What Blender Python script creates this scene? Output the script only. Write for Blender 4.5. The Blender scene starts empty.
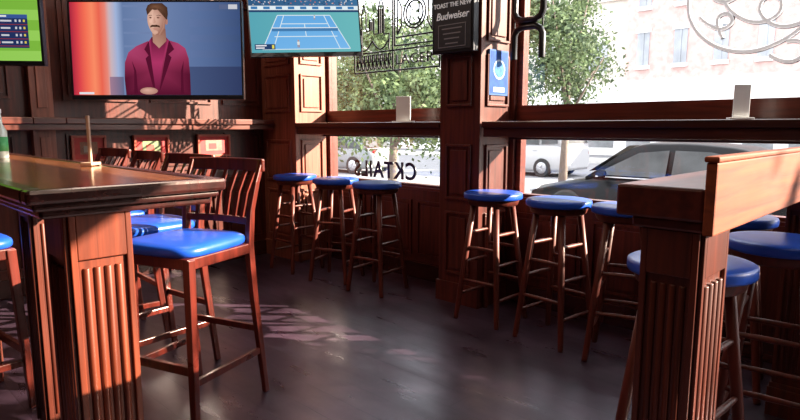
import bpy, bmesh, math, random
from mathutils import Vector, Matrix
random.seed(7)
scene=bpy.context.scene
COL=scene.collection

# ------------------------------------------------------------ materials
def newmat(name):
    m=bpy.data.materials.new(name); m.use_nodes=True
    nt=m.node_tree; b=nt.nodes['Principled BSDF']
    return m,nt,b
def plain(name,col,rough=.5,metal=0,emit=None,es=0,spec=.5,var=.0,scale=20,coat=0):
    m,nt,b=newmat(name)
    b.inputs['Base Color'].default_value=(*col,1); b.inputs['Roughness'].default_value=rough
    b.inputs['Metallic'].default_value=metal; b.inputs['Specular IOR Level'].default_value=spec
    b.inputs['Coat Weight'].default_value=coat
    if emit: 
        b.inputs['Emission Color'].default_value=(*emit,1); b.inputs['Emission Strength'].default_value=es
    if var>0:
        tc=nt.nodes.new('ShaderNodeTexCoord'); n=nt.nodes.new('ShaderNodeTexNoise'); n.inputs['Scale'].default_value=scale
        n.inputs['Detail'].default_value=4
        r=nt.nodes.new('ShaderNodeValToRGB')
        r.color_ramp.elements[0].position=.3; r.color_ramp.elements[1].position=.7
        r.color_ramp.elements[0].color=(*[c*(1-var) for c in col],1); r.color_ramp.elements[1].color=(*[min(1,c*(1+var)) for c in col],1)
        nt.links.new(tc.outputs['Object'],n.inputs['Vector']); nt.links.new(n.outputs['Fac'],r.inputs['Fac']); nt.links.new(r.outputs['Color'],b.inputs['Base Color'])
    return m
def wood(name,c0,c1,axis='z',rough=.32,coat=.3):
    m,nt,b=newmat(name)
    tc=nt.nodes.new('ShaderNodeTexCoord'); mp=nt.nodes.new('ShaderNodeMapping')
    s={'x':(1.5,26,26),'y':(26,1.5,26),'z':(26,26,1.5)}[axis]
    mp.inputs['Scale'].default_value=s
    n=nt.nodes.new('ShaderNodeTexNoise'); n.inputs['Scale'].default_value=1.6; n.inputs['Detail'].default_value=6; n.inputs['Distortion'].default_value=.6
    r=nt.nodes.new('ShaderNodeValToRGB'); r.color_ramp.elements[0].position=.3; r.color_ramp.elements[1].position=.72
    r.color_ramp.elements[0].color=(*c0,1); r.color_ramp.elements[1].color=(*c1,1)
    n2=nt.nodes.new('ShaderNodeTexNoise'); n2.inputs['Scale'].default_value=5
    mr=nt.nodes.new('ShaderNodeMapRange'); mr.inputs['To Min'].default_value=rough-.08; mr.inputs['To Max'].default_value=rough+.14
    bp=nt.nodes.new('ShaderNodeBump'); bp.inputs['Strength'].default_value=.06; bp.inputs['Distance'].default_value=.01
    L=nt.links.new
    L(tc.outputs['Object'],mp.inputs['Vector']); L(mp.outputs['Vector'],n.inputs['Vector']); L(n.outputs['Fac'],r.inputs['Fac'])
    L(r.outputs['Color'],b.inputs['Base Color']); L(tc.outputs['Object'],n2.inputs['Vector']); L(n2.outputs['Fac'],mr.inputs['Value']); L(mr.outputs['Result'],b.inputs['Roughness'])
    L(n.outputs['Fac'],bp.inputs['Height']); L(bp.outputs['Normal'],b.inputs['Normal'])
    b.inputs['Coat Weight'].default_value=coat; b.inputs['Coat Roughness'].default_value=.2
    b.inputs['Specular Tint'].default_value=(1,.85,.75,1)
    return m
def glassmat(name,tint=(1,1,1),gl=.03):
    m=bpy.data.materials.new(name); m.use_nodes=True; nt=m.node_tree; nt.nodes.clear()
    t=nt.nodes.new('ShaderNodeBsdfTransparent'); t.inputs[0].default_value=(*tint,1)
    g=nt.nodes.new('ShaderNodeBsdfGlossy'); g.inputs['Roughness'].default_value=.02
    mx=nt.nodes.new('ShaderNodeMixShader'); mx.inputs[0].default_value=gl
    o=nt.nodes.new('ShaderNodeOutputMaterial'); L=nt.links.new
    L(t.outputs[0],mx.inputs[1]); L(g.outputs[0],mx.inputs[2]); L(mx.outputs[0],o.inputs[0]); return m

W_V=wood('mahogany_vertical',(.060,.010,.004),(.20,.036,.013),'z',.38,.10)
W_VD=wood('mahogany_vertical_shaded',(.036,.007,.004),(.11,.020,.009),'z',.40,.08)  # darker copy of the post wood, shade put into the colour
W_X=wood('mahogany_along_x',(.06,.010,.006),(.17,.028,.015),'x')
W_Y=wood('mahogany_along_y',(.05,.010,.006),(.14,.028,.015),'y')
W_WALL=wood('wall_wood',(.036,.0065,.0045),(.115,.021,.013),'z',.38,.12)
W_PIL=wood('pilaster_wood',(.15,.040,.022),(.31,.095,.054),'z',.42,.10)
W_DARK=wood('dark_mahogany',(.018,.005,.004),(.050,.010,.008),'x',.22,.5)
W_DARKY=wood('dark_mahogany_y',(.018,.005,.004),(.050,.010,.008),'y',.25,.4)
W_CTR=wood('counter_mahogany',(.035,.007,.005),(.095,.018,.011),'y',.32,.2)
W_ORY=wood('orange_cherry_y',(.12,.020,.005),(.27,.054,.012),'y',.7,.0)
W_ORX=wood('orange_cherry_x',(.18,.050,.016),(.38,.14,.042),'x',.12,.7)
W_CH=wood('chair_wood',(.048,.007,.004),(.14,.018,.010),'z',.28,.3)
W_ST=wood('stool_wood',(.042,.007,.004),(.125,.018,.010),'z',.45,.05)
W_LED=wood('ledge_wood',(.022,.0055,.004),(.07,.014,.009),'x',.3,.35)
BLUE=plain('blue_vinyl',(.009,.068,.45),.36,spec=.45,var=.15,scale=9)
BLACK=plain('black_plastic',(.012,.012,.014),.3)
DMETAL=plain('dark_metal',(.02,.02,.022),.4,.6)
BRASS=plain('brass',(.7,.5,.2),.3,1)
WHITE=plain('white_plastic',(.85,.85,.83),.4)
GLASS=glassmat('window_glass')

# floor
FL,nt,b=newmat('dark_floor')
tc=nt.nodes.new('ShaderNodeTexCoord'); 
n=nt.nodes.new('ShaderNodeTexNoise'); n.inputs['Scale'].default_value=2.4; n.inputs['Detail'].default_value=12; n.inputs['Roughness'].default_value=.68
r=nt.nodes.new('ShaderNodeValToRGB'); r.color_ramp.elements[0].position=.34; r.color_ramp.elements[1].position=.70
r.color_ramp.elements[0].color=(.018,.009,.015,1); r.color_ramp.elements[1].color=(.085,.048,.072,1)
br=nt.nodes.new('ShaderNodeTexBrick'); br.inputs['Scale'].default_value=1.0; br.inputs['Brick Width'].default_value=1.5; br.inputs['Row Height'].default_value=.14
br.inputs['Mortar Size'].default_value=.0025; br.inputs['Color1'].default_value=(1,1,1,1); br.inputs['Color2'].default_value=(.66,.66,.66,1); br.inputs['Mortar'].default_value=(.25,.25,.25,1)
mx=nt.nodes.new('ShaderNodeMix'); mx.data_type='RGBA'; mx.blend_type='MULTIPLY'; mx.inputs['Factor'].default_value=.7
mp=nt.nodes.new('ShaderNodeMapping'); mp.inputs['Scale'].default_value=(.7,3.0,1)
n2=nt.nodes.new('ShaderNodeTexNoise'); n2.inputs['Scale'].default_value=3.0; n2.inputs['Detail'].default_value=10; n2.inputs['Roughness'].default_value=.62
mr=nt.nodes.new('ShaderNodeMapRange'); mr.inputs['From Min'].default_value=.32; mr.inputs['From Max'].default_value=.68; mr.inputs['To Min'].default_value=.25; mr.inputs['To Max'].default_value=.42
L=nt.links.new
L(tc.outputs['Object'],n.inputs['Vector']); L(n.outputs['Fac'],r.inputs['Fac']); L(tc.outputs['Object'],br.inputs['Vector'])
L(r.outputs['Color'],mx.inputs['A']); L(br.outputs['Color'],mx.inputs['B']); L(mx.outputs['Result'],b.inputs['Base Color'])
L(tc.outputs['Object'],mp.inputs['Vector']); L(mp.outputs['Vector'],n2.inputs['Vector']); L(n2.outputs['Fac'],mr.inputs['Value']); L(mr.outputs['Result'],b.inputs['Roughness'])
bp=nt.nodes.new('ShaderNodeBump'); bp.inputs['Strength'].default_value=.35; bp.inputs['Distance'].default_value=.002
L(br.outputs['Fac'],bp.inputs['Height']); bp.invert=True; L(bp.outputs['Normal'],b.inputs['Normal'])
b.inputs['Specular IOR Level'].default_value=.72; b.inputs['Specular Tint'].default_value=(.88,.84,1,1)

# ------------------------------------------------------------ mesh helpers
def box(bm,x0,x1,y0,y1,z0,z1,mi=0):
    v=[bm.verts.new(p) for p in [(x0,y0,z0),(x1,y0,z0),(x1,y1,z0),(x0,y1,z0),(x0,y0,z1),(x1,y0,z1),(x1,y1,z1),(x0,y1,z1)]]
    for f in [(0,3,2,1),(4,5,6,7),(0,1,5,4),(1,2,6,5),(2,3,7,6),(3,0,4,7)]:
        fc=bm.faces.new([v[i] for i in f]); fc.material_index=mi
def turned(bm,p0,p1,prof,n=14,mi=0,smooth=True,rot=0):
    p0=Vector(p0);p1=Vector(p1);d=(p1-p0)
    a=d.normalized(); up=Vector((0,0,1)) if abs(a.z)<.9 else Vector((1,0,0))
    u=a.cross(up).normalized(); w=a.cross(u).normalized()
    rings=[]
    for t,r_ in prof:
        c=p0+d*t
        rings.append([bm.verts.new(c+(u*math.cos(rot+2*math.pi*i/n)+w*math.sin(rot+2*math.pi*i/n))*r_) for i in range(n)])
    for k in range(len(rings)-1):
        for i in range(n):
            f=bm.faces.new([rings[k][i],rings[k][(i+1)%n],rings[k+1][(i+1)%n],rings[k+1][i]]); f.smooth=smooth; f.material_index=mi
    for rg in (rings[0],rings[-1]):
        f=bm.faces.new(rg); f.material_index=mi
def cyl(bm,p0,p1,r0,r1=None,n=14,mi=0,smooth=True,rot=0):
    turned(bm,p0,p1,[(0,r0),(1,r0 if r1 is None else r1)],n,mi,smooth,rot)
def beam(bm,p0,p1,w0,d0,w1=None,d1=None,mi=0,xaxis=(1,0,0)):
    p0=Vector(p0);p1=Vector(p1); a=(p1-p0).normalized(); x=Vector(xaxis); x=(x-a*x.dot(a)).normalized(); y=a.cross(x)
    w1=w0 if w1 is None else w1; d1=d0 if d1 is None else d1
    A=[bm.verts.new(p0+x*sx*w0/2+y*sy*d0/2) for sx,sy in ((-1,-1),(1,-1),(1,1),(-1,1))]
    B=[bm.verts.new(p1+x*sx*w1/2+y*sy*d1/2) for sx,sy in ((-1,-1),(1,-1),(1,1),(-1,1))]
    fs=[A[::-1],B]+[[A[i],A[(i+1)%4],B[(i+1)%4],B[i]] for i in range(4)]
    for f in fs: bm.faces.new(f).material_index=mi
def sweep(bm,pts,t,h,mi=0):
    pts=[Vector(p) for p in pts]; rings=[]
    for i,p in enumerate(pts):
        d=(pts[min(i+1,len(pts)-1)]-pts[max(i-1,0)]); d.z=0; d.normalize(); nrm=Vector((-d.y,d.x,0))
        rings.append([bm.verts.new(p+nrm*s*t/2+Vector((0,0,z*h/2))) for s,z in ((-1,-1),(1,-1),(1,1),(-1,1))])
    for k in range(len(rings)-1):
        for i in range(4): bm.faces.new([rings[k][i],rings[k][(i+1)%4],rings[k+1][(i+1)%4],rings[k+1][i]]).material_index=mi
    bm.faces.new(rings[0]);bm.faces.new(rings[-1])
def loft(bm,rings,mi=0,smooth=True,cap=True):
    R=[[bm.verts.new(p) for p in rg] for rg in rings]; n=len(R[0])
    for k in range(len(R)-1):
        for i in range(n):
            f=bm.faces.new([R[k][i],R[k][(i+1)%n],R[k+1][(i+1)%n],R[k+1][i]]); f.smooth=smooth; f.material_index=mi
    if cap:
        for rg in (R[0],R[-1]): 
            f=bm.faces.new(rg); f.material_index=mi
def finish(bm,name,mats,parent=None,bevel=0,label=None,recalc=True):
    if recalc: bmesh.ops.recalc_face_normals(bm,faces=bm.faces[:])
    me=bpy.data.meshes.new(name); bm.to_mesh(me); bm.free()
    for m in (mats if isinstance(mats,(list,tuple)) else [mats]): me.materials.append(m)
    o=bpy.data.objects.new(name,me); COL.objects.link(o)
    if parent: o.parent=parent
    if bevel:
        md=o.modifiers.new('bevel','BEVEL'); md.width=bevel; md.segments=2; md.limit_method='ANGLE'; md.angle_limit=math.radians(40)
    if label: o['label']=label
    return o
def thing(name,label,cat,loc=(0,0,0),rz=0,group=None,kind=None):
    e=bpy.data.objects.new(name,None); e.empty_display_size=.1; COL.objects.link(e); e.location=loc; e.rotation_euler=(0,0,rz)
    e['label']=label; e['category']=cat
    if group: e['group']=group
    if kind: e['kind']=kind
    return e
def tag(o,label,cat=None,kind=None,group=None):
    o['label']=label
    if cat: o['category']=cat
    if kind: o['kind']=kind
    if group: o['group']=group
    return o
def copy_tree(src,loc,rz,label=None):
    def rec(o,par):
        c=o.copy(); COL.objects.link(c)
        if par: 
            c.parent=par; c.matrix_parent_inverse=o.matrix_parent_inverse.copy()
        for ch in list(o.children): rec(ch,c)
        return c
    c=rec(src,None); c.location=loc; c.rotation_euler=(0,0,rz)
    if label: c['label']=label
    return c
def text_mesh(name,body,size,mat,parent,loc,rot,extrude=.002,mirror=False,sx=1,spacing=1,align='CENTER',bold=0,shear=0):
    cu=bpy.data.curves.new('t','FONT'); cu.body=body; cu.size=size; cu.extrude=extrude; cu.align_x=align; cu.align_y='CENTER'; cu.space_character=spacing; cu.offset=bold; cu.shear=shear
    to=bpy.data.objects.new('t',cu); COL.objects.link(to)
    dg=bpy.context.evaluated_depsgraph_get(); dg.update()
    me=bpy.data.meshes.new_from_object(to.evaluated_get(dg)); me.name=name
    bpy.data.objects.remove(to)
    for v in me.vertices: v.co.x*=sx*(-1 if mirror else 1)
    if mirror: me.flip_normals()
    me.materials.clear(); me.materials.append(mat)
    o=bpy.data.objects.new(name,me); COL.objects.link(o); o.parent=parent; o.location=loc; o.rotation_euler=rot
    return o
def tube_mesh(name,paths,r,mat,parent=None,cyclic=False,smooth=True):
    cu=bpy.data.curves.new('c','CURVE'); cu.dimensions='3D'; cu.bevel_depth=r; cu.bevel_resolution=2; cu.resolution_u=6
    for pts in paths:
        if smooth:
            s=cu.splines.new('NURBS'); s.points.add(len(pts)-1); s.order_u=3; s.use_endpoint_u=True
        else:
            s=cu.splines.new('POLY'); s.points.add(len(pts)-1)
        for i,p in enumerate(pts): s.points[i].co=(*p,1)
        s.use_cyclic_u=cyclic
    co=bpy.data.objects.new('c',cu); COL.objects.link(co)
    dg=bpy.context.evaluated_depsgraph_get(); dg.update()
    me=bpy.data.meshes.new_from_object(co.evaluated_get(dg)); me.name=name; bpy.data.objects.remove(co)
    me.materials.clear(); me.materials.append(mat)
    o=bpy.data.objects.new(name,me); COL.objects.link(o)
    if parent:o.parent=parent
    return o
def raised(bm,face,plane,u0,u1,z0,z1,mi=0,proud=.014):
    def B(ua,ub,za,zb,p):
        if ub-ua<.003 or zb-za<.003: return
        if face=='y-': box(bm,ua,ub,plane-p,plane+.002,za,zb,mi)
        else: box(bm,plane-.002,plane+p,ua,ub,za,zb,mi)
    w=.016
    B(u0,u1,z0,z0+w,proud);B(u0,u1,z1-w,z1,proud);B(u0,u0+w,z0+w,z1-w,proud);B(u1-w,u1,z0+w,z1-w,proud)
    m=w+.022
    B(u0+m,u1-m,z0+m,z1-m,proud*.7)

# ------------------------------------------------------------ room shell
XW=-4.70; XE=4.6; YN=3.33; YS=-3.2; ZC=3.1; SILL=.69; WTOP=2.80
bm=bmesh.new(); box(bm,XW-.15,XE+.15,YS-.15,YN+.15,-.06,0); tag(finish(bm,'floor',FL),'dark worn plank floor with a dull sheen',kind='structure')
bm=bmesh.new(); box(bm,XW-.15,XE+.15,YS-.15,YN+.15,ZC,ZC+.1); tag(finish(bm,'ceiling',plain('ceiling_paint',(.10,.07,.06),.8,var=.1)),'dark painted ceiling',kind='structure')
bm=bmesh.new()
box(bm,XW,XE,YN,YN+.15,0,SILL)
box(bm,XW,XE,YN,YN+.15,WTOP,ZC)
box(bm,XW,-4.22,YN,YN+.15,SILL,WTOP)
box(bm,-2.62,-2.22,YN,YN+.15,SILL,WTOP)
box(bm,4.3,XE,YN,YN+.15,SILL,WTOP)
for a,c in ((-4.16,-3.68),(-3.62,-3.14),(-3.08,-2.62),(-2.2,-1.7),(-1.64,-1.14),(-1.08,-.58),(-.52,0),(.06,.6)):
    raised(bm,'y-',YN,a,c,.18,.61)
tag(finish(bm,'wall_north',W_WALL),'dark mahogany panelled wall below and between the windows',kind='structure')
bm=bmesh.new(); box(bm,XW-.15,XW,YS,YN+.15,0,ZC)
ys=[-1.35,-.72,-.1,.52,1.36,1.98,2.6]
for i,a in enumerate(ys):
    wdt=.52 if a!=2.6 else .36
    raised(bm,'x+',XW,a,a+wdt,.18,.74,proud=.02)
    raised(bm,'x+',XW,a,a+wdt,.82,1.12,proud=.02)
    raised(bm,'x+',XW,a,a+wdt,1.36,2.2,proud=.02)
    raised(bm,'x+',XW,a,a+wdt,2.3,2.95,proud=.02)
tag(finish(bm,'wall_west',W_WALL),'reddish wood panelled wall behind the televisions',kind='structure')
bm=bmesh.new(); box(bm,XE,XE+.15,YS,YN+.15,0,ZC); tag(finish(bm,'wall_east',W_WALL),'plain dark wood wall',kind='structure')
bm=bmesh.new(); box(bm,XW,XE,YS-.15,YS,0,ZC); tag(finish(bm,'wall_south',W_WALL),'plain dark wood wall',kind='structure')
def pilaster(name,x0,x1,y0,y1,mat,segs):
    bm=bmesh.new(); box(bm,x0,x1,y0,y1,0,ZC)
    box(bm,x0-.015*(x0>XW+.02),x1+.015,y0-.015,y1,0,.14)
    for za,zb in segs:
        raised(bm,'y-',y0,x0+.06,x1-.06,za,zb,proud=.016); raised(bm,'x+',x1,y0+.055,y1-.04,za,zb,proud=.016)
    return tag(finish(bm,name,mat,bevel=.003),'wooden pilaster with stacked raised panels beside the window',kind='structure')
S=[(.2,.62),(.7,1.06),(1.3,1.62),(1.7,2.45),(2.52,2.95)]
pilaster('trim_1',XW+.001,-4.2,3.0,YN-.001,W_PIL,S)
pilaster('trim_2',-2.577,-2.25,3.0,YN-.001,W_WALL,S)
bm=bmesh.new(); box(bm,XW+.001,XW+.07,1.14,1.28,0,ZC); box(bm,XW+.001,XW+.09,1.12,1.30,0,.16)
box(bm,XW+.07,XW+.082,1.18,1.24,.2,1.1); box(bm,XW+.07,XW+.082,1.18,1.24,1.3,2.95)
tag(finish(bm,'trim_3',W_PIL,bevel=.003),'slim wooden pilaster on the television wall',kind='structure')
bm=bmesh.new(); box(bm,XW+.001,XW+.03,YS,1.11,0,.13);box(bm,XW+.001,XW+.03,1.31,2.98,0,.13); tag(finish(bm,'baseboard_west',W_DARKY,bevel=.004),'dark wood baseboard',kind='structure')
bm=bmesh.new(); box(bm,-4.18,-2.6,YN-.03,YN-.001,0,.13); box(bm,-2.23,XE,YN-.03,YN-.001,0,.13); tag(finish(bm,'baseboard_north',W_DARK,bevel=.004),'dark wood baseboard',kind='structure')
def window(name,x0,x1):
    bm=bmesh.new(); a=YN+.03;c=YN+.09; t=.04
    box(bm,x0,x1,a,c,SILL,SILL+t);box(bm,x0,x1,a,c,WTOP-t,WTOP);box(bm,x0,x0+t,a,c,SILL+t,WTOP-t);box(bm,x1-t,x1,a,c,SILL+t,WTOP-t)
    box(bm,x0+t,x1-t,a-.02,c,1.13,1.31)
    box(bm,x0+.002,x1-.002,YN+.001,YN+.03,SILL+.001,SILL+.02)
    box(bm,x0+t,x1-t,YN+.058,YN+.062,SILL+t,1.13,1); box(bm,x0+t,x1-t,YN+.058,YN+.062,1.31,WTOP-t,1)
    return tag(finish(bm,name,[W_X,GLASS]),'large street window in a reddish wood frame with a middle rail',kind='structure')
window('window_1',-4.22,-2.62); window('window_2',-2.22,4.3)  # unseen east end of the wide window stretched to let sun reach the posts
def ledge(x0,x1,label):
    e=thing('drink_ledge',label,'ledge',(x0,3.0,0),group='window drink ledges')
    w=x1-x0
    bm=bmesh.new(); box(bm,0,w,-.01,.328,1.165,1.205); finish(bm,'ledge_top',W_LED,e,bevel=.006)
    bm=bmesh.new(); box(bm,0,w,.012,.03,1.11,1.165); box(bm,0,w,.30,.328,1.09,1.165); finish(bm,'apron',W_LED,e,bevel=.003)
    n=max(2,int(w/.9))
    for i in range(n):
        x=.2+(w-.4)*i/(n-1)
        bm=bmesh.new(); box(bm,x-.02,x+.02,.031,.299,1.125,1.165); finish(bm,'bracket',W_LED,e,bevel=.003)
ledge(-4.198,-2.58,'dark wood drink ledge fixed along the window between two pilasters')
ledge(-2.232,1.2,'long dark wood drink ledge running along the wide window')
e=thing('wall_shelf','dark reddish wood shelf running under the televisions','shelf',(XW,0,0))
bm=bmesh.new(); box(bm,.022,.22,-2.2,1.11,1.19,1.235);box(bm,.022,.22,1.31,2.98,1.19,1.235);box(bm,.095,.22,1.11,1.31,1.19,1.235); finish(bm,'shelf_top',W_Y,e,bevel=.006)
bm=bmesh.new(); box(bm,.18,.202,-2.2,2.98,1.15,1.19); finish(bm,'apron',W_Y,e,bevel=.003)

# ------------------------------------------------------------ round stool
def make_stool(loc,rz,label):
    e=thing('bar_stool',label,'stool',loc,rz,group='round blue bar stools')
    bm=bmesh.new(); n=36
    prof=[(.166,.746),(.173,.749),(.175,.757),(.175,.774),(.173,.780),(.165,.784),(.13,.786),(.08,.787),(.03,.7875)]
    rings=[[bm.verts.new((r_*math.cos(2*math.pi*i/n),r_*math.sin(2*math.pi*i/n),z)) for i in range(n)] for r_,z in prof]
    for k in range(len(rings)-1):
        for i in range(n):
            f=bm.faces.new([rings[k][i],rings[k][(i+1)%n],rings[k+1][(i+1)%n],rings[k+1][i]]); f.smooth=True
    f=bm.faces.new(rings[-1]);f.smooth=True; bm.faces.new(rings[0])
    finish(bm,'seat',BLUE,e,label='round padded blue vinyl seat')
    bm=bmesh.new(); turned(bm,(0,0,.708),(0,0,.747),[(0,.138),(.2,.148),(.8,.156),(1,.156)],32); finish(bm,'seat_ring',W_ST,e)
    def legpt(k,z):
        a=math.pi/4+k*math.pi/2; r_=.215+( .115-.215)*z/.72
        return Vector((r_*math.cos(a),r_*math.sin(a),z))
    for k in range(4):
        bm=bmesh.new(); turned(bm,legpt(k,0),legpt(k,.72),[(0,.0135),(.02,.015),(.5,.0175),(1,.0175)],12); finish(bm,'leg',W_ST,e)
    for k in range(4):
        for z in ((.16,.36,.54) if k%2 else (.25,.45)):
            a=legpt(k,z);c=legpt((k+1)%4,z)
            bm=bmesh.new(); turned(bm,a,c,[(0,.008),(.15,.009),(.5,.011),(.85,.009),(1,.008)],10); finish(bm,'rung',W_ST,e)
    return e
st=make_stool((-2.07,2.905,0),.0,'round blue vinyl bar stool with splayed wooden legs beside the pillar')
for x,y,rz,l in ((-1.613,2.87,-.1,'round blue bar stool under the wide window ledge'),(-1.23,2.87,.3,'round blue bar stool under the wide window ledge'),
                 (-.76,2.88,.2,'round blue bar stool under the wide window ledge'),
                 (-3.04,2.86,.15,'round blue bar stool under the short window ledge'),(-3.50,2.86,.4,'round blue bar stool under the short window ledge'),
                 (-4.00,2.84,0,'round blue bar stool beside the corner pilaster'),
                 (-.58,1.81,-.05,'round blue bar stool tucked under the narrow counter'),(-.47,2.37,.1,'round blue bar stool at the narrow counter')):
    copy_tree(st,(x,y,0),rz,l)

# ------------------------------------------------------------ bar chair
def make_chair(loc,rz,label):
    e=thing('bar_chair',label,'chair',loc,rz,group='high-backed bar chairs')
    def outline(s,z,n=40):
        out=[]
        for i in range(n):
            t=2*math.pi*i/n; c,s_=math.cos(t),math.sin(t)
            x=math.copysign(abs(c)**.45,c); y=math.copysign(abs(s_)**.45,s_)
            hw=.205-.02*(y+1)/2*1.0
            out.append((x*hw*s,y*.20*s,z))
        return out
    bm=bmesh.new(); loft(bm,[outline(.96,.684),outline(1.0,.692),outline(1.01,.704),outline(1.0,.715),outline(.95,.724),outline(.8,.730),outline(.5,.733)])
    finish(bm,'seat',BLUE,e,label='square padded blue vinyl seat with rounded corners')
    bm=bmesh.new(); box(bm,-.188,.188,-.185,.175,.64,.684); finish(bm,'seat_frame',W_CH,e,bevel=.005)
    for s in (-1,1):
        bm=bmesh.new(); beam(bm,(s*.198,-.195,0),(s*.178,-.168,.68),.028,.028,.035,.035); finish(bm,'leg',W_CH,e,bevel=.004)
        bm=bmesh.new()
        pts=[(.195,.235,0,.028),(.182,.19,.45,.033),(.176,.178,.67,.035),(.180,.192,.82,.030),(.190,.222,.94,.027),(.192,.262,1.03,.024)]
        rings=[]
        for x,y,z,w in pts: rings.append([(s*x-w/2*.8,y-w/2,z),(s*x+w/2*.8,y-w/2,z),(s*x+w/2*.8,y+w/2,z),(s*x-w/2*.8,y+w/2,z)])
        loft(bm,rings,smooth=False); finish(bm,'rear_post',W_CH,e,bevel=.004)
        bm=bmesh.new(); beam(bm,(s*.19,-.187,.20),(s*.188,.214,.20),.018,.028); finish(bm,'stretcher',W_CH,e,bevel=.003)
    bm=bmesh.new(); beam(bm,(-.19,-.186,.25),(.19,-.186,.25),.035,.02,xaxis=(0,0,1)); finish(bm,'stretcher',W_CH,e,bevel=.003)
    bm=bmesh.new(); beam(bm,(-.18,.207,.30),(.18,.207,.30),.028,.018,xaxis=(0,0,1)); finish(bm,'stretcher',W_CH,e,bevel=.003)
    bk=bpy.data.objects.new('backrest',None); COL.objects.link(bk); bk.parent=e
    bm=bmesh.new(); sweep(bm,[(x,.250+.045*(1-(x/.21)**2),1.008) for x in [-.208+.0416*i for i in range(11)]],.018,.055); finish(bm,'crest_rail',W_CH,bk,bevel=.006)
    bm=bmesh.new(); sweep(bm,[(x,.185+.03*(1-(x/.18)**2),.775) for x in [-.176+.0352*i for i in range(11)]],.018,.03); finish(bm,'lower_rail',W_CH,bk,bevel=.003)
    for i in range(6):
        x=-.135+.054*i
        a=Vector((x*.92,.185+.03*(1-(x/.18)**2),.785)); m_=Vector((x*.97,.205+.036*(1-(x/.2)**2),.89)); c=Vector((x*1.04,.247+.045*(1-(x/.21)**2),.985))
        bm=bmesh.new(); beam(bm,a,m_,.018,.009); beam(bm,m_,c,.018,.009); finish(bm,'slat',W_CH,bk)
    return e
ch=make_chair((-2.29,1.08,0),.34,'high-backed reddish wooden bar chair with slatted back and blue seat')
copy_tree(ch,(-2.84,1.14,0),.12); copy_tree(ch,(-3.38,1.14,0),-.05); copy_tree(ch,(-3.92,1.16,0),.08)
copy_tree(ch,(-2.93,.38,0),math.pi+.1,'dark red wooden bar chair pushed under the long table')

# ------------------------------------------------------------ fluted posts
def fluted_post(e,x0,x1,y0,y1,z1,mat,faces=('y-','x+'),nrib=4):
    bm=bmesh.new(); box(bm,x0,x1,y0,y1,0,z1)
    box(bm,x0-.012,x1+.012,y0-.012,y1+.012,0,.12); box(bm,x0-.007,x1+.007,y0-.007,y1+.007,.12,.14)
    for f in faces:
        a,c=((x0,x1) if f[0]=='y' else (y0,y1))
        m=.020; w=(c-a-2*m)/nrib
        for i in range(nrib):
            u=a+m+w*(i+.5)
            if f=='y-': P=lambda z:(u,y0,z)
            else: P=lambda z:(x1,u,z)
            cyl(bm,P(.2),P(z1-.12),w*.36,n=12)
        if f=='y-':
            box(bm,x0,x0+.014,y0-.009,y0,.15,z1);box(bm,x1-.014,x1,y0-.009,y0,.15,z1);box(bm,x0+.014,x1-.014,y0-.009,y0,z1-.10,z1)
        else:
            box(bm,x1,x1+.009,y0,y0+.014,.15,z1);box(bm,x1,x1+.009,y1-.014,y1,.15,z1);box(bm,x1,x1+.009,y0+.014,y1-.014,z1-.10,z1)
    return finish(bm,'fluted_post',mat,e,bevel=.002)

e=thing('bar_table','long dark-edged wooden bar table on fluted square posts','table',(-1.352,.31,0))
TX=-2.25;TY=.443
bm=bmesh.new()
m=.045
box(bm,TX,-m,0,m,1.012,1.043);box(bm,TX,-m,TY-m,TY,1.012,1.043);box(bm,-m,0,0,TY,1.012,1.043)
finish(bm,'table_rim',W_DARK,e,bevel=.008)
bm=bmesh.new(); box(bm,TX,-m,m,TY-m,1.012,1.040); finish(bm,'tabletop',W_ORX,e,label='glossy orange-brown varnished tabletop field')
bm=bmesh.new(); box(bm,TX,-.014,.014,TY-.014,.996,1.012);box(bm,TX,-.03,.03,TY-.03,.978,.996); finish(bm,'edge_moulding',W_DARK,e,bevel=.006)
fluted_post(e,-.19,-.05,.085,.218,.978,W_V)
fluted_post(e,-.94,-.82,.20,.31,.978,W_VD)
fluted_post(e,-2.2,-2.06,.16,.30,.978,W_VD)
bm=bmesh.new(); cyl(bm,(-.952,.27,.085),(-1.08,.27,.085),.022,n=16); turned(bm,(-.951,.27,.085),(-.975,.27,.085),[(0,.045),(.6,.045),(1,.026)],18);turned(bm,(-1.08,.27,.085),(-1.10,.27,.085),[(0,.03),(.6,.03),(1,.015)],18); finish(bm,'brass_fitting',BRASS,e)

e=thing('drink_counter','narrow dark-topped wooden counter with orange guard board and fluted posts','counter',(-.392,1.28,0))
bm=bmesh.new(); box(bm,-.185,-.001,0,1.60,.975,1.045); finish(bm,'countertop',W_CTR,e,bevel=.006)
bm=bmesh.new(); box(bm,-.155,-.003,.016,1.59,.95,.975); finish(bm,'edge_moulding',W_CTR,e,bevel=.006)
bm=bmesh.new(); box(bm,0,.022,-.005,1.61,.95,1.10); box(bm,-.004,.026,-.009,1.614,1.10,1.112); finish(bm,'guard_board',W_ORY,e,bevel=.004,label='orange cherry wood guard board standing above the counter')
fluted_post(e,-.132,-.010,.03,.195,.95,W_VD,('y-','x+'),4)
fluted_post(e,-.132,-.010,1.42,1.58,.95,W_VD,('y-',),4)

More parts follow.
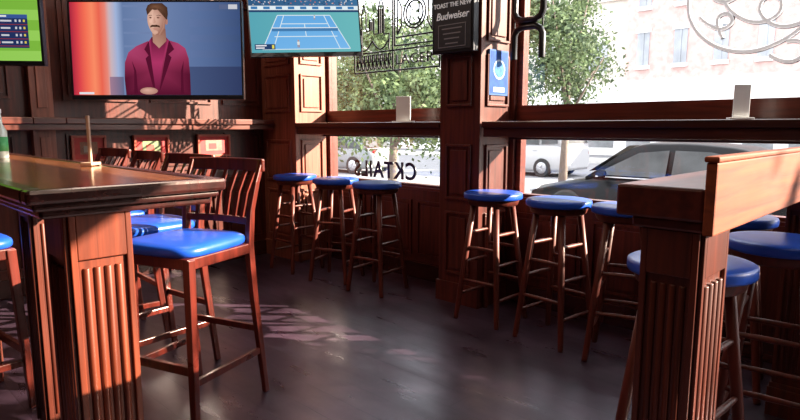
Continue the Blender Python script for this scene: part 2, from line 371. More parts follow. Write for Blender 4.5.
# ------------------------------------------------------------ televisions
EM=bpy.data.materials.new('screen_light'); EM.use_nodes=True; nt=EM.node_tree; nt.nodes.clear()
em=nt.nodes.new('ShaderNodeEmission'); at=nt.nodes.new('ShaderNodeAttribute'); at.attribute_name='Col'; ou=nt.nodes.new('ShaderNodeOutputMaterial')
nt.links.new(at.outputs['Color'],em.inputs[0]); em.inputs[1].default_value=1.0; nt.links.new(em.outputs[0],ou.inputs[0])
class Pic:
    def __init__(s,scale,cx,cy,base=-.0005):
        s.bm=bmesh.new(); s.l=s.bm.loops.layers.float_color.new('Col'); s.s=scale;s.cx=cx;s.cy=cy;s.b=base
    def poly(s,pts,layer,col):
        vs=[s.bm.verts.new(((x-s.cx)*s.s,s.b-layer*.0006,(s.cy-y)*s.s)) for x,y in pts]
        f=s.bm.faces.new(vs); f.normal_update()
        cols=col if isinstance(col,list) else [col]*len(pts)
        m={v:c for v,c in zip(vs,cols)}
        for lp in f.loops: lp[s.l]=(*m[lp.vert],1)
        if f.normal.y>0: f.normal_flip()
    def rect(s,a,b,c,d,layer,col,col2=None,vert=False):
        if col2 is None: s.poly([(a,c),(b,c),(b,d),(a,d)],layer,col)
        elif vert: s.poly([(a,c),(b,c),(b,d),(a,d)],layer,[col,col,col2,col2])
        else: s.poly([(a,c),(b,c),(b,d),(a,d)],layer,[col,col2,col2,col])
    def fan(s,pts,ctr,layer,cc,rim):
        n=len(pts)
        for i in range(n):
            r0=rim[i] if isinstance(rim,list) else rim; r1=rim[(i+1)%n] if isinstance(rim,list) else rim
            s.poly([ctr,pts[i],pts[(i+1)%n]],layer,[cc,r0,r1])
    def done(s,parent):
        return finish(s.bm,'screen_picture',EM,parent,recalc=False)
def ell(cx,cy,rx,ry,n=24):
    return [(cx+rx*math.cos(2*math.pi*i/n),cy+ry*math.sin(2*math.pi*i/n)) for i in range(n)]
def tv_body(e,w,h):
    bm=bmesh.new(); box(bm,-w/2,w/2,0,.035,-h/2,h/2); box(bm,-w*.3,w*.3,.035,.07,-h*.3,h*.2)
    finish(bm,'housing',BLACK,e,bevel=.004)
    bm=bmesh.new(); t=.012
    box(bm,-w/2,w/2,-.008,0,-h/2,-h/2+t*2.2);box(bm,-w/2,w/2,-.008,0,h/2-t,h/2);box(bm,-w/2,-w/2+t,-.008,0,-h/2+t*2.2,h/2-t);box(bm,w/2-t,w/2,-.008,0,-h/2+t*2.2,h/2-t)
    finish(bm,'bezel',BLACK,e,bevel=.002)
    bm=bmesh.new(); cyl(bm,(0,.06,0),(0,.14,0),.05,n=16); finish(bm,'mount',DMETAL,e)
s=1.165/173
e=thing('television','large wall television showing a man in a magenta suit','television',(-4.035,1.765,1.682)); e.rotation_euler=(math.radians(-2),0,math.radians(44.5))
tv_body(e,1.165,97*s)
P=Pic(s,156,48)
stops=[(71,(.40,.02,.05)),(78,(.72,.06,.07)),(86,(.90,.16,.09)),(93,(.95,.26,.13)),(100,(.82,.13,.08)),(106,(.80,.24,.18)),(110,(.60,.45,.48)),(117,(.34,.44,.68)),(124,(.13,.20,.38)),(150,(.17,.24,.43)),(200,(.10,.16,.33)),(241,(.045,.08,.20))]
for (xa,ca),(xb,cb) in zip(stops[:-1],stops[1:]): P.rect(xa,xb,1,92,0,ca,cb)
for k in range(6): 
    y=3+k*15
    if y<80: P.rect(190,241,y,y+7,1,(.12,.18,.36),(.045,.08,.19))
for k in range(6): P.rect(124,150,4+k*13,6+k*13,1,(.16,.23,.42),(.16,.22,.40))
P.rect(187,241,64,92,1.6,(.06,.09,.20),(.03,.045,.12)); P.rect(108,122,74,92,1.2,(.35,.2,.28),(.12,.14,.26))
P.rect(229,238,3.5,8,3,(.6,.6,.65)); P.rect(220,228,3.5,8,3,(.10,.13,.25))
SU=(.28,.026,.080);SD=(.09,.006,.026);SH=(.42,.035,.13);SL=(.40,.050,.14)
P.fan([(124,92),(123,76),(124,60),(128,50),(136,44),(148,39),(158,44),(168,38),(178,41),(185,46),(188,56),(189,72),(189,92)],(156,66),4,SU,[SD,SD,SU,SL,SL,SU,SU,SU,SL,SL,SU,SD,SD])
P.poly([(149,39),(152,35),(166,35),(169,38),(162,60),(156,92),(151,92),(151,60)],5,[SH,SD,SD,SH,SH,SD,SD,SH])
P.poly([(149,39),(144,47),(148,53),(145,56),(152,88),(154,90),(151,62)],5.5,SD)
P.poly([(169,38),(174,47),(168,52),(171,55),(158,88),(157,90),(163,62)],5.5,SD)
P.poly([(132,92),(133,68),(131,58),(135,68),(136,92)],5.6,SD); P.poly([(179,92),(180,68),(183,58),(182,70),(182,92)],5.6,SD)
P.fan(ell(147,88,9,3.6,14),(145,87),6,(.72,.42,.33),(.45,.22,.17))
P.poly([(153,40),(152.5,27),(166,27),(166.5,39),(159,46)],6,[(.46,.24,.18),(.38,.18,.13),(.26,.11,.085),(.34,.16,.12),(.50,.28,.21)])
def T(x,y): return (157.6+(x-158.2)*.90,3+(y-1.2)*.92)
hd=[]
for i in range(32):
    t=2*math.pi*i/32; x=math.cos(t); y=math.sin(t)
    hd.append(T(158.2+10.2*x*(1-.22*max(0,y)**1.5)-(.9*max(0,y)),17.6+16.6*y))
TP=lambda pts:[T(x,y) for x,y in pts]
P.fan(hd,T(153.5,17),7,(.80,.50,.39),[(.62,.36,.27) if x<156 else (.34,.15,.11) for x,y in hd])
P.fan(TP(ell(153,19.6,3.2,2.2,12)),T(153,19.6),7.4,(.82,.50,.40),(.78,.48,.375)); P.fan(TP(ell(156,31,3.4,2.2,12)),T(156,31),7.4,(.72,.43,.33),(.62,.36,.27))
P.poly(TP([(163,34),(167,27),(168.3,17),(166.4,18),(165,26),(160,33.5)]),7.5,[(.28,.12,.09),(.28,.12,.09),(.30,.13,.10),(.52,.27,.20),(.50,.26,.19),(.48,.25,.18)])
P.poly(TP(ell(168.9,19.5,1.7,3.7,12)),6.9,(.44,.20,.15))
HR=(.06,.026,.016);HL=(.19,.085,.048)
P.fan(TP([(148.2,13),(147,7),(149,2.8),(153,.6),(165,.4),(170.6,5),(171,12),(169.8,18),(168,16.5),(167.6,11),(163.5,7.2),(156,7.6),(151.4,6.4),(149.6,9.5)]),T(157,4),8,HL,HR)
P.poly(TP([(151.2,24.2),(153.5,23.1),(155.5,23.4),(158.0,23.1),(161.4,24.2),(161.8,26.2),(159,25.4),(155.5,25.5),(153,25.4),(150.9,26.2)]),8,HR)
P.poly(TP([(153.0,27),(159,27),(157.5,28.2),(154.6,28.2)]),8,(.52,.23,.19))
for cx,w_ in ((151.6,1.5),(160.2,1.9)):
    P.poly(TP(ell(cx,15.6,w_,1.0,12)),8,(.40,.19,.14)); P.poly(TP(ell(cx-.2,15.8,.8,.6,10)),8.5,(.03,.02,.02))
P.poly(TP([(149.6,13.5),(151.6,12.8),(153.4,13.3),(153.4,13.7),(151.6,13.4),(149.7,14)]),8,HR);P.poly(TP([(158.2,13.3),(160.8,12.8),(163.2,13.6),(163.0,14),(160.8,13.4),(158.2,13.7)]),8,HR)
P.poly(TP([(155.0,15),(156.2,15),(157.2,20.6),(155,21.6),(152.4,21)]),8,[(.74,.45,.35),(.60,.33,.25),(.50,.26,.19),(.54,.28,.2),(.80,.50,.40)])
P.rect(77,92,89.2,91.4,9,(.75,.75,.8))
P.done(e)
w=.86;h=.50;s2=w/107
e=thing('television','corner television showing a tennis match','television',(-3.825,2.85,1.960)); e.rotation_euler=(math.radians(-6),math.radians(-2.5),math.radians(58))
tv_body(e,w,h)
P=Pic(s2,0,0)
GA=(.10,.38,.46);GB=(.15,.48,.50)
P.rect(-52,52,-30,27,0,GA,GB); P.rect(-52,52,-30,-17,1,(.03,.10,.22),(.05,.16,.32)); P.rect(-52,52,-17,-13,1,(.75,.85,.9)); P.rect(-52,52,-13,-11,1,(.02,.06,.15))
rnd=random.Random(3)
for k in range(170): 
    x=rnd.uniform(-51,50);y=rnd.uniform(-29.5,-18.5);c=rnd.choice([(.6,.5,.45),(.7,.7,.75),(.15,.25,.45),(.5,.15,.12),(.02,.04,.1)]); P.rect(x,x+1.1,y,y+1,1.3,c)
for k in range(9): P.rect(-50+k*11.5,-44+k*11.5,-16.3,-13.8,1.6,(.05,.2,.45))
P.poly([(-26,-8),(24,-8),(42,24),(-42,24)],1,[(.13,.40,.76),(.13,.40,.76),(.19,.48,.84),(.16,.44,.80)])
def seg(a,b_,wd=.38,l=2): 
    d=Vector((b_[0]-a[0],b_[1]-a[1])).normalized(); n_=Vector((-d.y,d.x))*wd
    P.poly([(a[0]-n_.x,a[1]-n_.y),(b_[0]-n_.x,b_[1]-n_.y),(b_[0]+n_.x,b_[1]+n_.y),(a[0]+n_.x,a[1]+n_.y)],l,(.7,.82,.88))
for a,b_ in (((-26,-8),(24,-8)),((-42,24),(42,24)),((-26,-8),(-42,24)),((24,-8),(42,24)),((-20,-8),(-32,24)),((18,-8),(32,24)),((-23,0),(21,0)),((-30,12),(30,12)),((-1,0),(0,12))): seg(a,b_)
P.rect(-32,31,4,7,2.5,(.06,.2,.42)); P.rect(-32,31,3.5,4.2,3,(.85,.9,.92))
for cx,cy,q in ((-8,19,1.0),(9,-6,.6)):
    P.poly(ell(cx,cy-3*q,.8*q,.9*q,8),4,(.5,.3,.22)); P.poly([(cx-1.3*q,cy-2*q),(cx+1.3*q,cy-2*q),(cx+1*q,cy+1*q),(cx-1*q,cy+1*q)],4,(.75,.75,.7)); P.rect(cx-1*q,cx-.2*q,cy+q,cy+3.5*q,4,(.4,.25,.2));P.rect(cx+.2*q,cx+1*q,cy+q,cy+3.5*q,4,(.4,.25,.2))
P.rect(-49,-30,19,24,4,(.02,.05,.14)); P.rect(-48,-38,19.8,21,4.5,(.8,.8,.85)); P.rect(-48,-40,22,23.2,4.5,(.8,.8,.85)); P.rect(-33,-31,19.8,23.2,4.5,(.8,.7,.1))
P.done(e)
w=.95;h=.56;s=w/110
e=thing('television','television showing a green sports screen with a score table','television',(-4.21,.69,1.80)); e.rotation_euler=(0,0,math.radians(50))
tv_body(e,w,h)
P=Pic(s,0,0)
for k in range(9): P.rect(-53,53,-30+k*6.6,-30+k*6.6+6.6,0,(.16,.42,.04) if k%2 else (.24,.54,.07),(.20,.46,.05) if k%2 else (.30,.60,.10))
P.rect(25,46,2,21,1,(.015,.03,.11)); P.rect(25,46,-.5,2,1.5,(.04,.09,.30))
for k in range(4):
    y=2.8+k*4.6
    P.rect(25,46,y+2.9,y+3.4,1.5,(.25,.03,.04)); P.rect(26,28,y,y+1.8,2,(.6,.1,.1)); P.rect(29,36-(k*7)%3,y+.3,y+1.4,2,(.6,.6,.65)); P.rect(38,39.2,y,y+1.5,2,(.6,.6,.65)); P.rect(40.6,41.8,y,y+1.5,2,(.6,.6,.65)); P.rect(43.2,44.4,y,y+1.5,2,(.7,.55,.08))
P.rect(26,33,.1,1.2,2,(.75,.75,.75))
P.done(e)

# ------------------------------------------------------------ wall pictures
def picture(y0,y1,z0,z1,cols,label):
    e=thing('framed_picture',label,'picture',(XW+.02,(y0+y1)/2,(z0+z1)/2),group='small framed pictures')
    w=(y1-y0)/2;h=(z1-z0)/2
    bm=bmesh.new(); t=.018
    box(bm,0,.03,-w,w,-h,-h+t);box(bm,0,.03,-w,w,h-t,h);box(bm,0,.03,-w,-w+t,-h+t,h-t);box(bm,0,.03,w-t,w,-h+t,h-t); finish(bm,'frame',plain('copper_frame',(.40,.07,.03),.45,.1),e,bevel=.002)
    bm=bmesh.new(); box(bm,0,.012,-w+t,w-t,-h+t,h-t,0); box(bm,.012,.0135,-w*.5,w*.5,-h*.45,h*.5,1); box(bm,.0135,.015,-w*.3,w*.15,-h*.3,h*.2,2)
    finish(bm,'print',[plain('print_a',cols[0],.6,var=.2),plain('print_b',cols[1],.6,var=.3,scale=40),plain('print_c',cols[2],.6)],e)
picture(2.34,2.64,.92,1.11,((.50,.02,.016),(.30,.12,.08),(.45,.02,.015)),'small copper-framed red print in the wall panelling')
picture(1.82,2.10,.92,1.11,((.42,.02,.016),(.14,.18,.07),(.35,.04,.02)),'small copper-framed red and green print in the wall panelling')
picture(1.38,1.62,.92,1.11,((.42,.03,.018),(.25,.10,.05),(.28,.22,.16)),'small copper-framed orange print in the wall panelling')

# ------------------------------------------------------------ signs
CH_B=plain('chalkboard',(.018,.018,.022),.6,var=.2,scale=30); CHALK=plain('chalk_white',(.75,.75,.75),.7,emit=(.8,.8,.8),es=.2)  # chalk also glows weakly by itself
e=thing('chalkboard_sign','framed black chalkboard with white lettering hung on the pillar','sign',(-2.425,2.933,1.90))
bm=bmesh.new(); box(bm,-.165,.165,0,.05,-.27,.36); finish(bm,'frame',DMETAL,e,bevel=.004)
bm=bmesh.new(); box(bm,-.147,.147,-.004,0,-.25,.34); finish(bm,'board',CH_B,e)
X90=(math.pi/2,0,0)
text_mesh('lettering','TOAST THE NEW',.040,CHALK,e,(0,-.006,.02),X90,sx=.95); text_mesh('lettering','Budweiser',.064,CHALK,e,(0,-.006,-.045),X90,shear=.25,sx=.95)
bm=bmesh.new(); box(bm,-.11,.11,-.007,-.004,-.235,-.095,0); box(bm,-.105,.105,-.008,-.007,-.23,-.10,1)
for i in range(4): box(bm,-.08+.01*i,.08-.01*i,-.009,-.008,-.125-.03*i,-.118-.03*i,0)
finish(bm,'label_panel',[plain('chalk_grey',(.22,.22,.23),.7),CH_B],e)
e=thing('poster','blue poster with a pale round emblem on the pillar side','poster',(-2.25,3.165,1.50))
bm=bmesh.new(); box(bm,0,.019,-.10,.10,-.13,.15,0); box(bm,.019,.020,-.09,.09,-.12,.14,1); box(bm,.020,.021,-.06,.06,-.11,-.08,2)
turned(bm,(.020,0,.03),(.0215,0,.03),[(0,.062),(1,.062)],24,2); turned(bm,(.0215,0,.03),(.023,0,.03),[(0,.050),(1,.050)],24,3)
finish(bm,'sheet',[plain('paper',(.04,.09,.22),.7,spec=.2),plain('poster_blue',(.010,.05,.22),.7,spec=.2,var=.3,scale=25),plain('poster_pale',(.30,.38,.48),.7,spec=.2),plain('poster_emblem',(.03,.12,.32),.7,spec=.2,var=.6,scale=40)],e)
e=thing('window_lettering','black cocktail lettering fixed on the lower window glass','lettering',(-3.50,3.375,.815))
text_mesh('letters','CKTAILS',.190,BLACK,e,(0,0,0),X90,.004,True,.92,1.12,bold=.004)
# dark hanging sign cluster
e=thing('neon_sign','dark cut-out metal skyline sign hanging in the window','sign',(-3.19,3.26,1.86))
sk=[(-.51,0,-.10),(-.51,0,.0),(-.47,0,.0),(-.47,0,.08),(-.44,0,.08),(-.44,0,.19),(-.415,0,.27),(-.39,0,.19),(-.39,0,.06),(-.35,0,.06),(-.35,0,.14),(-.30,0,.14),(-.30,0,.03),(-.25,0,.03),(-.25,0,.22),(-.22,0,.30),(-.19,0,.22),(-.19,0,.02),(-.13,0,.02),(-.13,0,-.10)]
cab=[(-.51+.19*i/8,0,-.02-.07*math.sin(math.pi*i/8)) for i in range(9)]
cab2=[(-.32+.19*i/8,0,-.02-.07*math.sin(math.pi*i/8)) for i in range(9)]
cr_=[(.135+.11*math.cos(2*math.pi*i/20),0,.14+.11*math.sin(2*math.pi*i/20)) for i in range(21)]
cr2=[(.135+.085*math.cos(2*math.pi*i/20),0,.14+.085*math.sin(2*math.pi*i/20)) for i in range(21)]
sq=[]
for i in range(9):
    x=-.50+.045*i
    sq.append([(x,0,-.24),(x,0,-.13),(x+.028,0,-.13),(x+.028,0,-.18),(x+.005,0,-.18),(x+.03,0,-.24)])
tube_mesh('frame',[sk,cab,cab2,cr_,cr2,[(-.53,0,-.11),(.38,0,-.11)],[(-.53,0,-.26),(.38,0,-.26)],[(-.53,0,-.11),(-.53,0,-.26)],[(.38,0,.9),(.38,0,-.26)],[(-.09,0,.9),(-.09,0,-.26)],[(-.53,0,.9),(-.53,0,.33),(-.11,0,.33)],
  [(-.07,0,-.08),(.36,0,-.08),(.36,0,.40),(-.07,0,.40),(-.07,0,-.08)],[(-.04,0,.0),(-.04,0,.27),(.0,0,.20),(.0,0,.06),(-.04,0,.0)],[(.31,0,.0),(.31,0,.27),(.27,0,.20),(.27,0,.06),(.31,0,.0)],
  [(.09,0,.08),(.09,0,.20),(.18,0,.08),(.18,0,.20)],[(-.05,0,-.02),(.34,0,-.02)],[(-.05,0,.29),(.34,0,.29)],[(-.05,0,.33),(.34,0,.33)]]+sq+[[(-.34+.018*i,0,.06),(-.34+.018*i,0,.13)] for i in range(3)]+[[(-.24+.02*i,0,.03),(-.24+.02*i,0,.21)] for i in range(3)]+[[(-.46+.02*i,0,-.10),(-.46+.02*i,0,.07)] for i in range(2)],.0068,DMETAL,e,smooth=False)
text_mesh('lettering','LAGER',.105,DMETAL,e,(.145,-.01,-.190),X90,.008,sx=1.25,bold=-.001)
# vertical letters right of pillar: outlined tubes
e=thing('neon_sign','dark tube letters hanging beside the pillar','sign',(-2.06,3.22,1.62))
def ushape(z0,h,flip,w=.10,c=.05):
    out=[(-w,h),(-w,c),(-w+.015,c*.35),(-w+c,0),(w-c,0),(w-.015,c*.35),(w,c),(w,h)]
    return [(x,0,(z0+h-z) if flip else z0+z) for x,z in out]
tube_mesh('neon_letters',[ushape(.20,.25,False),ushape(-.03,.19,True)],.021,BLACK,e,smooth=False)
tube_mesh('hanging_wire',[[(-.09,0,1.1),(-.09,0,.45)],[(.09,0,1.1),(.09,0,.45)],[(-.10,0,.16),(-.10,0,.20)],[(.10,0,.16),(.10,0,.20)]],.005,DMETAL,e,smooth=False)
# curling neon
e=thing('neon_sign','curling white neon tubes with a faint added glow hanging in the wide window','sign',(-.88,3.24,1.60))
WT=plain('white_tube',(.85,.85,.88),.25,emit=(1,1,1),es=.35)  # slight emission added so the tubes stay white against the bright window
GT=plain('grey_backing',(.16,.16,.18),.4)
def curls(y): return [[(x*.8,y,z*.8) for x,z in c] for c in (
  [(-.30,.40),(-.33,.22),(-.26,.05),(-.12,-.06),(.05,-.10),(.20,-.06),(.33,.03),(.38,.16)],
  [(-.26,.44),(-.22,.30),(-.12,.20),(-.02,.24),(.0,.34),(-.10,.38),(-.14,.28),(-.06,.14),(.08,.06),(.20,.10),(.20,.20),(.10,.22),(.08,.12),(.20,.02),(.36,.06),(.44,.16)],
  [(-.24,.14),(-.14,.04),(-.04,.08),(-.08,.16),(-.16,.12),(-.10,.0)],
  [(.06,.42),(.12,.30),(.24,.30),(.30,.40)],[(.22,.24),(.30,.34),(.38,.30),(.36,.22),(.28,.20)],
  [(.16,-.12),(.24,-.18),(.34,-.14),(.32,-.04),(.24,-.05)])]
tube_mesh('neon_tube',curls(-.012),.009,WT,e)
tube_mesh('tube_backing',curls(0),.0115,GT,e)
tube_mesh('support_frame',[[(-.24,.0,.9),(-.24,.0,.33)],[(.2,.0,.9),(.2,.0,.32)],[(-.26,.0,.33),(.38,.0,.33)]],.004,GT,e,smooth=False)

# ------------------------------------------------------------ small items
def card_holder(loc,rz,h,w,label,mat=WHITE,t=.006,bw=None):
    e=thing('menu_holder',label,'menu holder',loc,rz); bw=bw or w*.75
    bm=bmesh.new(); box(bm,-bw,bw,-.028,.028,0,.010); finish(bm,'base',mat,e,bevel=.002)
    bm=bmesh.new(); box(bm,-w/2,w/2,-t,t,.010,h); finish(bm,'card',mat,e,bevel=.002)
card_holder((-3.09,3.18,1.205),.5,.19,.11,'white menu card holder standing on the window ledge')
card_holder((-.82,3.10,1.205),.6,.16,.07,'white menu card holder standing on the wide window ledge')
card_holder((-2.14,.69,1.043),.7,.165,.010,'slim pale wooden menu stand on the table',plain('tan_wood',(.42,.27,.18),.5,var=.2),.005,.02)
e=thing('bottle','clear glass bottle with a green label on the table','bottle',(-2.94,.60,1.040))
bm=bmesh.new(); turned(bm,(0,0,0),(0,0,.19),[(0,.024),(.03,.028),(.6,.028),(.75,.015),(.95,.012),(1,.012)],20); finish(bm,'body',plain('bottle_glass',(.5,.6,.55),.1,spec=.8),e)
bm=bmesh.new(); turned(bm,(0,0,.03),(0,0,.09),[(0,.0287),(1,.0287)],20); finish(bm,'bottle_label',plain('label_green',(.05,.35,.12),.5),e)
bm=bmesh.new(); turned(bm,(0,0,.188),(0,0,.205),[(0,.014),(1,.014)],16); finish(bm,'cap',WHITE,e)

# ------------------------------------------------------------ outside
GZ=-.60
bm=bmesh.new(); box(bm,-70,40,3.55,80,GZ-.1,GZ); tag(finish(bm,'street_pavement',plain('asphalt',(.22,.22,.23),.9,spec=.1,var=.15,scale=3)),'sunlit grey street outside the windows','street',kind='structure')
bm=bmesh.new(); box(bm,-70,40,3.55,6.3,GZ,GZ+.14); tag(finish(bm,'sidewalk',plain('concrete',(.42,.41,.39),.9,spec=.1,var=.1,scale=2)),'pale concrete sidewalk outside the windows','sidewalk',kind='structure')
bm=bmesh.new(); box(bm,-70,40,27.5,30,GZ,GZ+.14); tag(finish(bm,'sidewalk',plain('concrete_far',(.48,.47,.45),.9,spec=.1,var=.1,scale=2)),'pale concrete sidewalk across the street','sidewalk',kind='structure')
PINK=plain('pink_brick',(.55,.37,.34),.8,var=.20,scale=3); BEI=plain('beige_stone',(.62,.58,.52),.8,var=.10,scale=2); WG=plain('pale_panes',(.32,.34,.37),.2,var=.3,scale=.6); STO=plain('white_storefront',(.74,.73,.72),.7,var=.05); SHOP=plain('shop_glass',(.22,.23,.24),.3,var=.4,scale=.8)
def facade(x0,x1,y,h,mat,label,rows,ncol,wm,ground=STO):
    e=thing('building',label,'building',(x0,y,GZ)); w=x1-x0
    bm=bmesh.new(); box(bm,0,w,0,6,4.0,h); box(bm,-.1,w+.1,-.3,0,h-.6,h); finish(bm,'facade',mat,e)
    bm=bmesh.new(); box(bm,0,w,0,6,0,4.0); box(bm,0,w,-.9,0,3.1,3.5); box(bm,0,w,-.12,0,3.5,4.4); finish(bm,'storefront',ground,e)
    bm=bmesh.new(); ww=w/ncol
    for r_ in range(rows):
        for c in range(ncol):
            x=ww*(c+.5); z=5.2+r_*3.2
            box(bm,x-ww*.17,x+ww*.17,-.06,0,z,z+1.8)
            box(bm,x-.05,x+.05,-.10,-.06,z,z+1.8)
    finish(bm,'window_panes',wm,e)
    bm=bmesh.new()
    for c in range(ncol):
        x=ww*(c+.5); box(bm,x-ww*.34,x+ww*.34,-.05,0,.5,2.9)
    finish(bm,'shop_windows',SHOP,e)
    bm=bmesh.new()
    for r_ in range(rows):
        for c in range(ncol):
            x=ww*(c+.5); z=5.2+r_*3.2
            box(bm,x-ww*.2,x+ww*.2,-.2,0,z-.2,z); box(bm,x-ww*.2,x+ww*.2,-.15,0,z+1.8,z+2.05)
    finish(bm,'stone_lintels',STO,e)
facade(-15.2,1,34,13,PINK,'pink brick building across the street',3,8,WG)
facade(-42,-16,36,10,BEI,'pale beige stone building across the street',1,7,WG)
facade(1.6,26,33,9,BEI,'pale beige building across the street',1,5,WG)
facade(-75,-43,30,8,BEI,'low pale building down the street',1,7,WG)
LEAF,nt,b=newmat('leaves'); b.inputs['Roughness'].default_value=.6
tc=nt.nodes.new('ShaderNodeTexCoord'); n=nt.nodes.new('ShaderNodeTexNoise'); n.inputs['Scale'].default_value=2.5; r=nt.nodes.new('ShaderNodeValToRGB')
r.color_ramp.elements[0].position=.35;r.color_ramp.elements[1].position=.68; r.color_ramp.elements[0].color=(.035,.062,.024,1); r.color_ramp.elements[1].color=(.15,.21,.08,1)
nt.links.new(tc.outputs['Object'],n.inputs['Vector']);nt.links.new(n.outputs['Fac'],r.inputs['Fac']);nt.links.new(r.outputs['Color'],b.inputs['Base Color'])
BARK=plain('bark',(.14,.11,.09),.9,var=.2,scale=10)
def tree(loc,h,crown,r_,n,label,leafs=.1,mat=LEAF,nb=14,seed=1):
    e=thing('street_tree',label,'tree',loc)
    bm=bmesh.new(); turned(bm,(0,0,0),(.1,0,h),[(0,.13),(.3,.10),(1,.05)],10)
    for k in range(7):
        a=k*2.4; turned(bm,(.05,0,h*(.55+.05*k)),(r_*.7*math.cos(a),r_*.7*math.sin(a),h+crown*.25*(k%3)),[(0,.04),(1,.012)],6)
    finish(bm,'trunk',BARK,e)
    bm=bmesh.new(); rnd=random.Random(seed)
    blobs=[(Vector((rnd.uniform(-.7,.7)*r_,rnd.uniform(-.6,.6)*r_,h+crown*.1+rnd.uniform(-.4,.6)*crown)),rnd.uniform(.22,.42)*r_) for _ in range(nb)]
    for i in range(n):
        c,br_=rnd.choice(blobs); d=Vector((rnd.gauss(0,1),rnd.gauss(0,1),rnd.gauss(0,1)))*br_*.55
        p=c+d; u=Vector((rnd.gauss(0,1),rnd.gauss(0,1),rnd.gauss(0,1))).normalized(); v=u.orthogonal().normalized(); L_=leafs*rnd.uniform(.5,1.3)
        bm.faces.new([bm.verts.new(p-u*L_),bm.verts.new(p+v*L_*.5),bm.verts.new(p+u*L_),bm.verts.new(p-v*L_*.5)])
    o=finish(bm,'foliage',mat,e,recalc=False); o['kind']='stuff'
tree((-8.8,8.7,GZ),2.4,1.8,1.5,18000,'small bushy green street tree outside the window',.055,seed=5,nb=28)
tree((-13.6,10.6,GZ),2.2,2.4,1.6,11000,'rounded green street tree further along the kerb',.07,seed=15,nb=20)
tree((-7.9,14.2,GZ),3.5,3.0,1.45,12000,'slim green street tree on the far kerb',.06,seed=9,nb=22)
tree((7.55,9.5,GZ),5.05,1.2,.95,6500,'unseen leafy tree added to dapple the sunlight',.075,seed=11,nb=18)  # out of view, added to break up the sun patches on the floor
def car(loc,rz,L_,W,H,paint,label,suv=False):
    e=thing('car',label,'car',loc,rz)
    hb=H*.61
    st_=[(-L_/2,.30,.52,.70),(-L_/2+.12,.2,.64,.86),(-L_*.38,.18,.74*1.0,.95),(-L_*.22,.18,hb*.98,1.0),(0,.18,hb,1.0),(L_*.25,.18,hb*1.02,1.0),(L_*.40,.2,hb*1.03,.96),(L_/2-.08,.25,hb*.98,.88),(L_/2,.35,hb*.75,.78)]
    if suv: st_=[(x,zb,max(zt,hb*.88) if i>1 else zt,wf) for i,(x,zb,zt,wf) in enumerate(st_)]
    bm=bmesh.new(); rings=[]
    for x,zb,zt,wf in st_:
        w=W/2*wf; zm=(zb+zt)/2
        rings.append([(x,-w*.9,zb),(x,-w,zb+.12),(x,-w*1.0,zm+.05),(x,-w*.95,zt-.04),(x,-w*.84,zt),(x,-w*.4,zt+.035),(x,w*.4,zt+.035),(x,w*.84,zt),(x,w*.95,zt-.04),(x,w,zm+.05),(x,w,zb+.12),(x,w*.9,zb)])
    loft(bm,rings); finish(bm,'body',paint,e)
    xs=[-L_*.25,-L_*.10,L_*.02,L_*.15,L_*.28,L_*.44] if not suv else [-L_*.24,-L_*.12,L_*.05,L_*.2,L_*.40,L_*.48]
    zt=[hb,H*.95,H,H*.99,H*.92,hb*1.02] if not suv else [hb,H*.97,H,H,H*.98,hb*1.02]
    def cr(p0,p1,p2,p3,t): return .5*((2*p1)+(-p0+p2)*t+(2*p0-5*p1+4*p2-p3)*t*t+(-p0+3*p1-3*p2+p3)*t**3)
    fx=[];fz=[]
    for i in range(5):
        for j in range(4):
            t=j/4; g_=lambda A,k:A[max(0,min(5,k))]
            fx.append(xs[i]+(xs[i+1]-xs[i])*t); fz.append(cr(g_(zt,i-1) if i else zt[0]-.3,g_(zt,i),g_(zt,i+1),g_(zt,i+2) if i<4 else zt[5]-.3,t))
    fx.append(xs[-1]);fz.append(zt[-1])
    def ring(x,z,sh=0):
        w0=W/2*.86+sh; k=(z-hb)/(H-hb) if z>hb else 0; w1=w0-.17*k
        return [(x,-w0,hb-.05),(x,-w1,z-.02*k),(x,-w1*.8,z+.012),(x,-w1*.4,z+.025),(x,w1*.4,z+.025),(x,w1*.8,z+.012),(x,w1,z-.02*k),(x,w0,hb-.05)]
    bm=bmesh.new(); loft(bm,[ring(x,z) for x,z in zip(fx,fz)]); finish(bm,'cabin',paint,e)
    G=plain('car_glass',(.075,.078,.080),.5,spec=.05,var=.35,scale=2)
    CHR=plain('chrome_trim',(.45,.45,.47),.4,.5)
    def sidewin(pts,sgn):
        bm=bmesh.new()
        vs=[]
        for x,z in pts:
            vs.append(bm.verts.new((x,sgn*(W/2*.86-.17*(z-hb)/(H*.97-hb)+.035),z)))
        bm.faces.new(vs); finish(bm,'side_window',G,e)
    zt2=H-.10; a,b_,c,d,f,g=xs
    for sg in (-1,1):
        sidewin([(a+.24,hb+.05),(a+.34,hb+.14),(b_+.16,zt2-.05),(c+.06,zt2),(c+.06,hb+.05)],sg)
        sidewin([(c+.15,hb+.05),(c+.15,zt2),(d+.05,zt2-.01),(d+.20,zt2-.04),(d+.28,hb+.05)],sg)
        sidewin([(d+.38,hb+.07),(d+.30,zt2-.06),(f+.0,zt2-.14),(g-.32,hb+.09)],sg)
        bm=bmesh.new(); y=sg*(W/2*.86+.03); box(bm,a+.2,g-.2,y-.01,y+.01,hb+.01,hb+.03); finish(bm,'window_trim',CHR,e)
        for hx in (c-.12,d+.18):
            bm=bmesh.new(); y=sg*(W/2*.985); box(bm,hx-.09,hx+.09,y-.01,y+.03,hb-.16,hb-.13); finish(bm,'door_handle',CHR,e)
        bm=bmesh.new(); y=sg*(W/2*.93)
        turned(bm,(a+.38,y,hb+.05),(a+.38,y+sg*.17,hb+.09),[(0,.03),(.4,.05),(.6,.08),(1,.06)],10); finish(bm,'wing_mirror',paint,e)
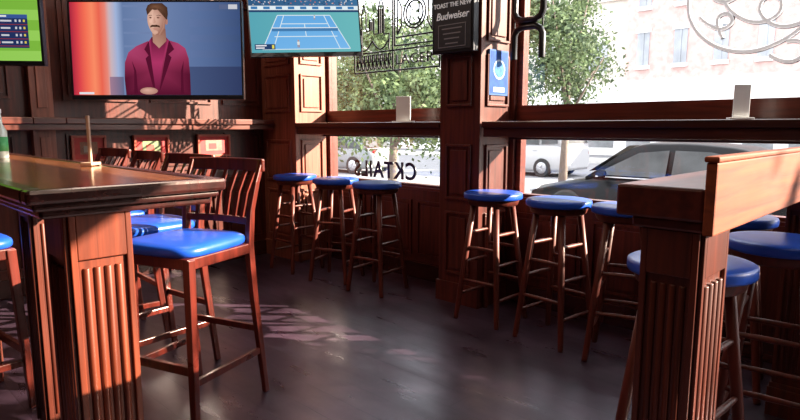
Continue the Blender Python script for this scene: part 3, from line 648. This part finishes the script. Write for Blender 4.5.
    bm=bmesh.new(); k=W/2*.8; bm.faces.new([bm.verts.new(p) for p in [(a+.06,-k,hb+.05),(a+.06,k,hb+.05),(b_-.03,k-.13,H*.945),(b_-.03,-k+.13,H*.945)]]); 
    for v in bm.verts: v.co.x-=.03; v.co.z+=.045
    finish(bm,'windshield',G,e)
    bm=bmesh.new(); bm.faces.new([bm.verts.new(p) for p in [(g-.02,-k,hb+.06),(g-.02,k,hb+.06),(f+.05,k-.13,H*.90),(f+.05,-k+.13,H*.90)]])
    for v in bm.verts: v.co.x+=.03; v.co.z+=.045
    finish(bm,'rear_window',G,e)
    TY_=plain('tyre',(.02,.02,.02),.8); RIM=plain('alloy',(.4,.4,.42),.4,.6)
    for x in (-L_*.31,L_*.30):
        for sg in (-1,1):
            bm=bmesh.new(); y=sg*(W/2-.2); turned(bm,(x,y,.33),(x,y+sg*.22,.33),[(0,.33),(.9,.34),(1,.30)],28); finish(bm,'tyre',TY_,e)
            bm=bmesh.new(); turned(bm,(x,y+sg*.215,.33),(x,y+sg*.235,.33),[(0,.21),(.6,.20),(1,.05)],20)
            for q in range(5):
                an=q*2*math.pi/5; cyl(bm,(x,y+sg*.23,.33),(x+.2*math.cos(an),y+sg*.23,.33+.2*math.sin(an)),.02,n=6)
            finish(bm,'wheel_rim',RIM,e)
    bm=bmesh.new()
    for sg in (-1,1): turned(bm,(-L_/2+.02,sg*W*.33,.60),(-L_/2+.22,sg*W*.39,.66),[(0,.06),(.5,.09),(1,.05)],12)
    finish(bm,'headlight',plain('lamp_clear',(.5,.52,.55),.2),e)
    bm=bmesh.new()
    for sg in (-1,1): turned(bm,(L_/2-.12,sg*W*.38,.85),(L_/2-.02,sg*W*.34,.85),[(0,.09),(1,.06)],12)
    finish(bm,'tail_light',plain('lamp_red',(.4,.02,.02),.2),e)
    return e
car((-3.70,10.4,GZ),0,4.8,1.84,1.50,plain('black_paint',(.008,.008,.009),.35,0,spec=.12),'black parked sedan outside the wide window')
car((-12.6,19.5,GZ),0,4.8,1.9,1.8,plain('white_paint',(.42,.42,.43),.5,spec=.2),'white car across the street',True)
car((-18.5,15.5,GZ),.12,4.6,1.85,1.5,plain('silver_paint',(.22,.23,.24),.5,spec=.2),'silver car parked up the street')

# ------------------------------------------------------------ light
w=bpy.data.worlds.new('World'); scene.world=w; w.use_nodes=True
bg=w.node_tree.nodes['Background']; bg.inputs[0].default_value=(.92,.95,1,1); bg.inputs[1].default_value=4.3
sd=bpy.data.lights.new('sun','SUN'); sd.energy=30; sd.angle=.006; sd.color=(1,.87,.72)
so=bpy.data.objects.new('sun',sd); COL.objects.link(so); so.rotation_euler=Vector((-.75,-.66,-.404)).to_track_quat('-Z','Y').to_euler()
for i,(x,y,en) in enumerate(((-1.2,.2,18),(-3.3,1.6,20),(.8,1.0,10))):  # unseen area lights added to brighten the room, no fixtures modelled
    ld=bpy.data.lights.new('fill_light','AREA'); ld.energy=en; ld.size=.9; ld.color=(1,.78,.64)
    lo=bpy.data.objects.new('fill_light',ld); COL.objects.link(lo); lo.location=(x,y,3.05)

cd=bpy.data.cameras.new('camera'); cd.sensor_width=36; cd.lens=26.55; cd.clip_end=300
co=bpy.data.objects.new('camera',cd); COL.objects.link(co); co.location=(0,0,1.17); co.rotation_euler=(math.radians(82.0),0,math.radians(44.5))
scene.camera=co
try:
    scene.view_settings.view_transform='Standard'
except Exception: pass
